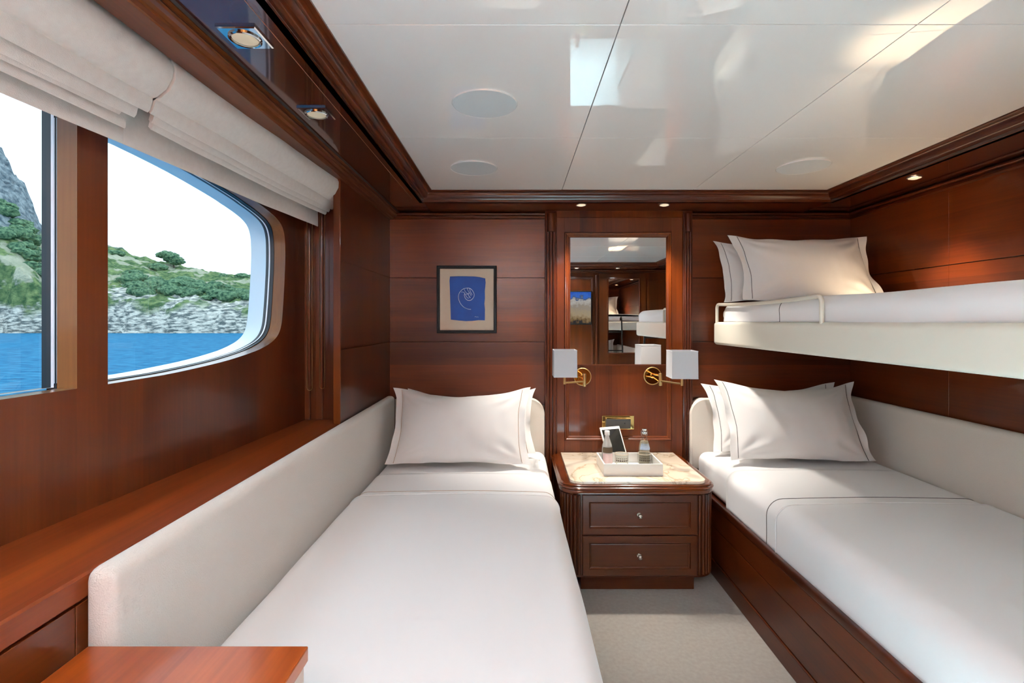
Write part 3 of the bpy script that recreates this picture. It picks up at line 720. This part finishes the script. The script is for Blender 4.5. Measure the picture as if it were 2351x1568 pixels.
bottle((.487, 2.655), 'clear bottle with black and white labels on the left of the tray', WHITEP, MILK, (('label', .014, .066, two_tone('bottle_label_print', (236,232,236), (226,140,120))), ('label', .070, .098, two_tone('bottle_label_dark', (30,26,26), (150,120,80)))))
bottle((.689, 2.675), 'clip-top bottle with a pale blue label on the right of the tray', CHROME, PALE, (('label', .080, .112, two_tone('bottle_label_blue', (206,220,236), (120,150,190))),), True)
def tumbler(loc, label):
    t = thing('tumbler', (*loc, TZ), label, 'glass', 'drinking glasses on the tray')
    MB().lathe([(0,0), (.030,0), (.033,.003), (.0345,.04), (.0355,.078), (.0350,.079), (.0335,.078), (.0325,.04), (.031,.010), (0,.009)], 40).build('glass', GLASS, t, 60)
    MB().lathe([(.0345,.0775), (.0350,.0800), (.0357,.0790), (.0356,.0772)], 40).build('rim', mat('glass_rim', srgb(224,206,180), .1, coat=1), t, 60)
    MB().lathe([(0,.0095), (.0305,.0105), (.0312,.014), (0,.0135)], 32).build('base', mat('glass_base', srgb(205,190,172), .1, trans=.4), t, 60)
    k = MB()
    for zr in ((.028,.034), (.046,.052), (.058,.061)):
        for a in range(-150, -30, 17):
            pts = [(.0352*math.cos(math.radians(q)), .0352*math.sin(math.radians(q))) for q in (a, a+6, a+12)]
            k.grid([[(x, y, zr[0]) for x, y in pts], [(x, y, zr[1]) for x, y in pts]])
    k.build('etched_pattern', mat('etched_dark', srgb(70,56,46), .3), t)
    return t
tumbler((.548, 2.585), 'squat patterned tumbler in the left half of the tray, before the bottle')
tumbler((.668, 2.590), 'squat patterned tumbler in the right half of the tray, before the clip-top bottle')
# tablet
tb = thing('tablet', (.565, 2.80, NZ), 'white-framed tablet with a dark screen leaning in a stand behind the tray', 'tablet')
tb.rotation_euler = (0, 0, math.radians(20))
M = Matrix.Translation((0, -.01, .014)) @ Matrix.Rotation(math.radians(-30), 4, 'X')
MB().box(-.064, .064, -.004, .004, 0, .172, bev=.003, seg=3, M=M).build('housing', WHITEP, tb, 40)
MB().box(-.056, .056, -.0048, -.0041, .016, .156, M=M).build('screen', mat('tablet_screen', srgb(12,11,10), .05, coat=1, coatr=.01), tb)
k = MB(); k.box(-.035, .045, -.03, .05, 0, .012, bev=.003); k.box(-.03, .04, .008, .016, .008, .10, bev=.003, M=Matrix.Rotation(math.radians(-30), 4, 'X')); k.box(-.03, .04, -.03, -.02, .008, .030, bev=.002)
k.build('stand', mat('stand_grey', srgb(176,172,164), .4), tb)
# switch plate
sw = thing('switch_plate', (.604, FY-.004, .706), 'polished brass plate with a dark insert on the wood panel above the nightstand', 'switch plate')
MB().box(-.094, .094, -.006, .003, -.040, .040, bev=.002).build('plate', BRASS, sw)
MB().box(-.074, .070, -.026, -.005, -.032, .024, bev=.002).build('insert', mat('switch_insert', srgb(62,62,60), .35), sw)
MB().box(-.074, .070, -.027, -.005, .0245, .036, bev=.003).build('hood', BRASS, sw)
MB().box(.030, .038, -.0275, -.025, -.004, .004).build('button', BLACK, sw)

# ------------------------------------------------------------------ wall lamps
def sconce(label, plate, knuckle, shade, rz, hw, power=.0, group='swing-arm wall lamps beside the mirror'):
    t = thing('wall_lamp', (plate[0], FY-.004, plate[1]), label, 'wall lamp', group)
    T = lambda p: rel(t, *p)
    M = Matrix.Rotation(PI/2, 4, 'X')
    MB().lathe([(0,-.002), (.049,-.002), (.049,.0045), (.014,.0046), (.013,.016), (.0,.017)], 48, M).build('backplate', BRASS, t, 40)
    MB().lathe([(.0485,-.001), (.052,0), (.0528,.003), (.051,.006), (.0485,.0065), (.0475,.0045)], 48, M).build('rim', DBRASS, t, 60)
    kx, ky, kz0, kz1 = knuckle; sx, sy, sz = shade
    MB().lathe([(0,kz0-.002), (.0085,kz0), (.009,kz0+.004), (.009,kz1-.004), (.0085,kz1), (0,kz1+.002)], 20, Matrix.Translation(T((kx, ky, 0)))).build('knuckle', DBRASS, t, 40)
    pz = plate[1]
    a = MB(); a.tube([(0, -.012, .012), T((kx, ky, kz1-.012))], .0055, 10); a.tube([(0, -.012, -.006), T((kx, ky, kz0+.018))], .004, 10); a.build('arm', BRASS, t, 50)
    za = kz0+.026
    a = MB(); a.tube([T((kx, ky, za)), T((sx, sy, sz-.034))], .0052, 10); a.tube([T((sx, sy, sz-.042)), T((sx, sy, sz+.03))], .0068, 12); a.build('swing_arm', DBRASS, t, 50)
    s = MB(); H = .142; w0, w1 = hw, hw*.985; th = .002
    R_ = Matrix.Translation(T((sx, sy, sz))) @ Matrix.Rotation(rz, 4, 'Z')
    lo = lambda w, z: [(-w,-w,z), (w,-w,z), (w,w,z), (-w,w,z)]
    rows = [[tuple(R_ @ Vector(p)) for p in lo(w, z)] for w, z in ((w0,0), (w0+.0006,.001), (w0+.0006,.005), (w0,.006), (w1,H-.006), (w1+.0006,H-.005), (w1+.0006,H), (w1-th,H), (w0-th,0), (w0,0))]
    s.grid(rows, closed_u=True); s.build('shade', SHADE if power else SHADE2, t)
    b = MB(); b.lathe([(0,.025), (.012,.026), (.013,.045), (0,.047)] if power else [(0,.025), (.012,.026), (.013,.05), (.010,.056), (.020,.075), (.022,.09), (.014,.108), (0,.113)], 20, Matrix.Translation(T((sx, sy, sz)))); b.build('lamp_holder' if power else 'bulb', WHITEP, t, 60)
    for c_ in (0,):
        g = MB(); z = H-.02
        for a_ in (0, PI/2): g.tube([tuple(R_ @ Vector((hw*math.cos(a_), hw*math.sin(a_), z))), tuple(R_ @ Vector((-hw*math.cos(a_), -hw*math.sin(a_), z)))], .001, 6)
        g.build('shade_carrier', DBRASS, t)
    if power:
        ldt = bpy.data.lights.new('lamp', 'POINT'); ldt.energy = power; ldt.color = (.47,.795,1); ldt.shadow_soft_size = .022
        o = bpy.data.objects.new('lamp', ldt); COL.objects.link(o); o.parent = t; o.location = T((sx, sy, sz+.075))
    return t
SC = .0
sconce('swing-arm brass wall lamp with a square white shade, left of the mirror', (.395, .975), (.384, 2.78, .940, 1.008), (.262, 2.665, 1.008), 0, .0605, SC)
sconce('swing-arm brass wall lamp with a square white shade, right of the mirror', (.807, .980), (.805, 2.78, .944, 1.012), (.868, 2.61, 1.007), math.radians(-4), .0655, SC)

# unseen lit pair added behind the viewer to brighten pillows and ceiling
for x, lb in ((-.28, 'added lit wall lamp, unseen, on the opposite wall, on the window side'), (.10, 'added lit wall lamp, unseen, on the opposite wall, on the screen side')):
    t = sconce(lb, (x, 1.50), (x, FY-.09, 1.44, 1.51), (x, FY-.13, 1.52), 0, .062, OPP_FILL, 'added fill lamps on the opposite wall')
    t.rotation_euler = (0, 0, PI); t.location = (x, YR+.004, 1.50)

# ------------------------------------------------------------------ framed picture
pf = thing('framed_picture', (-.289, YB-.004, 1.431), 'blue print of a white curling line in a thin black frame, on the wood wall', 'picture')
HW, HH = .178, .201
f_ = MB(); prf = [(0,0), (0,.020), (.003,.022), (.014,.022), (.017,.018), (.018,.008)]
loops = [[f_.bm.verts.new(p) for p in ((-HW+d,-o,-HH+d), (HW-d,-o,-HH+d), (HW-d,-o,HH-d), (-HW+d,-o,HH-d))] for d, o in prf]
for A, B in zip(loops, loops[1:]):
    for q in range(4): f_.bm.faces.new((A[q], A[(q+1) % 4], B[(q+1) % 4], B[q]))
f_.build('frame', BLACKF, pf)
MB().box(-HW+.016, HW-.016, -.009, -.002, -HH+.016, HH-.016).build('mount', MATB, pf)
blue = mat('blue_gouache', srgb(34,72,158), .7); n_, l_, p_ = nodes(blue)
q = n_.new('ShaderNodeTexNoise'); q.inputs['Scale'].default_value = 14; r = n_.new('ShaderNodeValToRGB'); r.color_ramp.elements[0].color = srgb(38,66,140); r.color_ramp.elements[1].color = srgb(30,88,176)
t_ = n_.new('ShaderNodeTexCoord'); l_.new(t_.outputs['Object'], q.inputs['Vector']); l_.new(q.outputs['Fac'], r.inputs['Fac']); l_.new(r.outputs[0], p_.inputs['Base Color'])
def pp(px, py): return ((px-757)/8.25/1150*2.99, (1568/2-py+17)/8.25/1150*2.99)     # crop pixels of the print -> metres from its centre
ol = [pp(*c) for c in ((440,366),(600,362),(760,364),(900,366),(1000,378),(1106,402),(1114,480),(1098,640),(1100,780),(1090,880),(1100,980),(1098,1196),(980,1192),(860,1206),(740,1210),(620,1200),(455,1182),(450,1000),(445,850),(438,640),(430,440))]
m_ = MB(); M_ = Matrix(((1,0,0,0), (0,0,1,-.0105), (0,1,0,0), (0,0,0,1))); m_.prism(ol, 0, .0012, M=M_); sh = m_.build('blue_sheet', blue, pf)
ln = MB(); WL = mat('white_gouache', srgb(214,222,236), .7)
def curve(pts, r=.0019):
    pts = [pp(*c) for c in pts]; out = []; N = len(pts)
    for i in range(N-1):
        p0, p1, p2, p3 = Vector(pts[max(i-1,0)]), Vector(pts[i]), Vector(pts[i+1]), Vector(pts[min(i+2,N-1)])
        for k in range(5):
            t = k/5; out.append(.5*((2*p1)+(p2-p0)*t+(2*p0-5*p1+4*p2-p3)*t*t+(3*p1-p0-3*p2+p3)*t**3))
    out.append(Vector(pts[-1])); ln.tube([(p.x, -.0108, p.y) for p in out], r, 6)
curve([(836,988),(770,978),(700,945),(640,880),(602,790),(604,710),(640,645),(700,598),(760,585),(820,592),(870,640),(898,710),(880,770),(830,815),(780,818),(735,785),(712,730),(715,690)])
curve([(650,660),(690,660),(715,680),(735,720),(770,770),(800,775)], .0016); curve([(705,605),(735,660),(775,700),(800,740),(820,770)], .0016)
curve([(765,590),(785,640),(815,680),(840,735)], .0016); curve([(810,595),(825,650),(860,715)], .0016); curve([(770,690),(800,680),(790,720),(830,770)], .0013); curve([(740,710),(775,690)], .0013)
curve([(905,1130),(925,1124),(940,1132),(960,1128),(978,1136)], .0011)
ln.build('line_drawing', WL, sh, 60)

# ------------------------------------------------------------------ foreground cabinet at the foot of the left bed
cb = thing('low_cabinet', (-.54, .55, 0), 'polished wooden cabinet top at the foot of the left bed, at the picture bottom', 'cabinet')
cx, cy = -.54, .55
MB().box(-.722-cx, -.356-cx, .25-cy, .846-cy, .0, .722, bev=.003).build('body', mat('cabinet_side_veneer', srgb(150,116,98), .3, coat=.5), cb)
MB().box(-.727-cx, -.352-cx, .24-cy, .853-cy, .722, .748, bev=.0025).build('top', W_BOX, cb)

# ------------------------------------------------------------------ outside
SEA = E-3.5
def sea_mat():
    m = mat('sea_water', srgb(40,128,176), .7, spec=.02); n, l, p = nodes(m)
    t = n.new('ShaderNodeTexCoord'); mpg = n.new('ShaderNodeMapping'); mpg.inputs['Scale'].default_value = (.8,2.6,1); l.new(t.outputs['Object'], mpg.inputs[0])
    q = n.new('ShaderNodeTexNoise'); q.inputs['Scale'].default_value = 1.1; q.inputs['Detail'].default_value = 8; l.new(mpg.outputs[0], q.inputs['Vector'])
    r = n.new('ShaderNodeValToRGB'); r.color_ramp.elements[0].position = .35; r.color_ramp.elements[0].color = srgb(20,84,122); r.color_ramp.elements[1].position = .7; r.color_ramp.elements[1].color = srgb(56,128,160)
    l.new(q.outputs['Fac'], r.inputs['Fac']); l.new(r.outputs[0], p.inputs['Base Color'])
    b = n.new('ShaderNodeBump'); b.inputs['Strength'].default_value = .35; b.inputs['Distance'].default_value = .3; l.new(q.outputs['Fac'], b.inputs['Height']); l.new(b.outputs[0], p.inputs['Normal'])
    return m
MB().quad([(-600,-200,SEA), (-1.6,-200,SEA), (-1.6,500,SEA), (-600,500,SEA)]).build('sea', sea_mat(), None, kind='stuff', label='calm blue sea between the yacht and the rocky shore', cat='sea')
def interp(tab, x):
    if x <= tab[0][0]: return tab[0][1]
    for (a, b), (c, d) in zip(tab, tab[1:]):
        if x <= c: return b+(d-b)*(x-a)/(c-a)
    return tab[-1][1]
ridge = [(-300,60),(-245,74),(-222,82),(-206,71),(-196,55),(-188,36),(-178,34),(-163,32.5),(-150,27.5),(-140,25),(-128,23),(-112,20.5),(-100,19),(-84,16),(-50,12)]
def fbm(x, y, s, o=5): return noise.fractal(Vector((x*s, y*s, 1.7)), .9, 2.1, o)
def ground(x, y):
    R = interp(ridge, x*200/max(y,150))
    ys_ = 149+3*fbm(x, 0, .09); s = (y-ys_)/(203-ys_)
    if s <= 0: return SEA-1+ s*4
    cliff = .27*min(1, s/.06)**.6; up = .73*max(0, (s-.02)/.98)**.85
    h = (R-SEA)*(cliff+up) if s < 1 else (R-SEA)*(1-.25*(s-1))
    h += fbm(x, y, .12)*1.6*min(1, s*6) + fbm(x+90, y, .5, 4)*.55*min(1, s*8)
    if x < -172 and s > .45: h += fbm(x, y+40, .2, 6)*4.5
    return SEA+h
g_ = MB(); rows = []
for j in range(150):
    y = 144 + 70*(j/149)**1.15
    rows.append([(x, y, ground(x, y)) for x in [-290+240*i/330 for i in range(331)]])
g_.grid(rows)
def hill_mat():
    m = mat('coast_ground', rough=.95, spec=.1); n, l, p = nodes(m)
    geo = n.new('ShaderNodeNewGeometry'); sp = n.new('ShaderNodeSeparateXYZ'); l.new(geo.outputs['Position'], sp.inputs[0])
    def ns_(sc, det, vec=None, dist=0):
        q = n.new('ShaderNodeTexNoise'); q.inputs['Scale'].default_value = sc; q.inputs['Detail'].default_value = det; q.inputs['Distortion'].default_value = dist
        l.new(vec or geo.outputs['Position'], q.inputs['Vector']); return q.outputs['Fac']
    def ramp(f, a, ca, b, cb_):
        r = n.new('ShaderNodeValToRGB'); l.new(f, r.inputs['Fac']); r.color_ramp.elements[0].position = a; r.color_ramp.elements[0].color = ca; r.color_ramp.elements[1].position = b; r.color_ramp.elements[1].color = cb_; return r.outputs[0]
    def mix(f, a, b):
        x = n.new('ShaderNodeMix'); x.data_type = 'RGBA'; l.new(f, x.inputs[0]); l.new(a, x.inputs[6]); l.new(b, x.inputs[7]); return x.outputs[2]
    strat = n.new('ShaderNodeMapping'); strat.inputs['Scale'].default_value = (.45,.45,1.5); strat.inputs['Rotation'].default_value = (0,.12,0); l.new(geo.outputs['Position'], strat.inputs[0])
    rock = ramp(ns_(1.0, 15, strat.outputs[0], .3), .40, srgb(92,100,98), .60, srgb(200,198,186))
    green = ramp(ns_(.55, 6), .35, srgb(54,84,56), .7, srgb(122,140,92))
    field = ramp(ns_(.3, 5), .3, srgb(136,142,120), .7, srgb(168,168,146))
    peak = ramp(ns_(.5, 10, None, .5), .35, srgb(70,84,92), .68, srgb(140,150,152))
    W_ = (0,0,0,1); B_ = (1,1,1,1)
    hz = math_node(n, l, 'ADD', sp.outputs['Z'], math_node(n, l, 'MULTIPLY', ns_(.10, 5), 14))
    # scrub covers the mid slope, in patches
    mg = math_node(n, l, 'MULTIPLY', ramp(math_node(n, l, 'DIVIDE', hz, 60), .18, W_, .22, B_), ramp(ns_(.13, 6), .45, W_, .50, B_))
    base = mix(ramp(math_node(n, l, 'DIVIDE', hz, 60), .30, W_, .36, B_), rock, field)
    c1 = mix(mg, base, green)
    pk = math_node(n, l, 'MULTIPLY', ramp(math_node(n, l, 'DIVIDE', hz, 60), .62, W_, .68, B_), 1.0)
    c2 = mix(pk, c1, peak)
    l.new(c2, p.inputs['Base Color'])
    b = n.new('ShaderNodeBump'); b.inputs['Strength'].default_value = .6; b.inputs['Distance'].default_value = 1.2; l.new(ns_(1.2, 8), b.inputs['Height']); l.new(b.outputs[0], p.inputs['Normal'])
    return m
g_.build('hillside', hill_mat(), None, 60, label='rocky scrub-covered coast rising beyond the sea outside the windows', cat='hillside')
LEAF = mat('scrub_leaves', rough=.9, spec=.1); n_, l_, p_ = nodes(LEAF)
q = n_.new('ShaderNodeTexNoise'); q.inputs['Scale'].default_value = 1.3; q.inputs['Detail'].default_value = 8; r = n_.new('ShaderNodeValToRGB')
r.color_ramp.elements[0].position = .35; r.color_ramp.elements[0].color = srgb(40,72,56); r.color_ramp.elements[1].position = .7; r.color_ramp.elements[1].color = srgb(112,140,104)  # greens shifted towards teal, distance haze put into the colour
g2 = n_.new('ShaderNodeNewGeometry'); l_.new(g2.outputs['Position'], q.inputs['Vector']); l_.new(q.outputs['Fac'], r.inputs['Fac']); l_.new(r.outputs[0], p_.inputs['Base Color'])
def clump(mb, c, r, sq=.7, sd=0):
    t = bmesh.new(); bmesh.ops.create_icosphere(t, subdivisions=3, radius=1)
    for v in t.verts:
        k = 1+.28*noise.fractal(v.co*2.3+Vector((sd*3.1, sd, 0)), .8, 2.2, 4)
        v.co = Vector((v.co.x*r*k, v.co.y*r*k, v.co.z*r*k*sq))+Vector(c)
    mb.merge(t)
def at(px, Y): return ((px-1183)/1150*Y)
th_ = MB()
for k in range(130):
    px = random.uniform(290, 580) if k < 85 else random.uniform(-20, 110); Y = random.uniform(159, 176); x = at(px, Y)
    if abs(noise.noise(Vector((x*.11, Y*.1, 4)))) > .33: continue
    clump(th_, (x, Y, ground(x, Y)+.3), random.uniform(1.6, 3.6), .6, k)
th_.build('scrub', LEAF, None, 60, label='dense green scrub growing over the slope above the pale shore rocks', cat='scrub', kind='stuff')
for i, (px, Y, r, lb) in enumerate(((372, 193, 4.2, 'dark low bush on the ridge under the lone tree'), (520, 196, 2.6, 'left bush of the pair on the ridge by the far window frame'), (556, 194, 3.2, 'right bush of the pair on the ridge by the far window frame'), (268, 195, 3.4, 'bush on the ridge beside the window post'))):
    x = at(px, Y); k = MB(); z = ground(x, Y)
    for q in range(4): clump(k, (x+random.uniform(-r, r)*.9, Y+random.uniform(-1, 1), z+r*.15), r*random.uniform(.5, .8), .6, i*7+q)
    k.build('bush', LEAF, None, 60, label=lb, cat='bush', group='bushes along the ridge')
xt, yt = at(388, 198), 198; zt = ground(xt, yt)
tt = thing('tree', (xt, yt, zt), 'lone wind-swept tree on the ridge, seen through the far window', 'tree')
MB().tube([(2, 0, -1), (1.6, 0, 1), (.8, 0, 2.2), (-.3, 0, 3.4)], .3, 8).build('trunk', mat('tree_bark', srgb(70,60,50), .9), tt, 60)
k = MB()
for q, (dx, dz, r) in enumerate(((-3.0,3.9,1.9), (-.8,4.0,2.6), (1.4,3.3,2.6), (3.2,2.2,2.2), (4.6,1.2,1.6), (.4,2.4,2.4), (2.4,1.2,2.0))): clump(k, (dx, 0, dz), r, .6, q+50)
k.build('crown', LEAF, tt, 60)
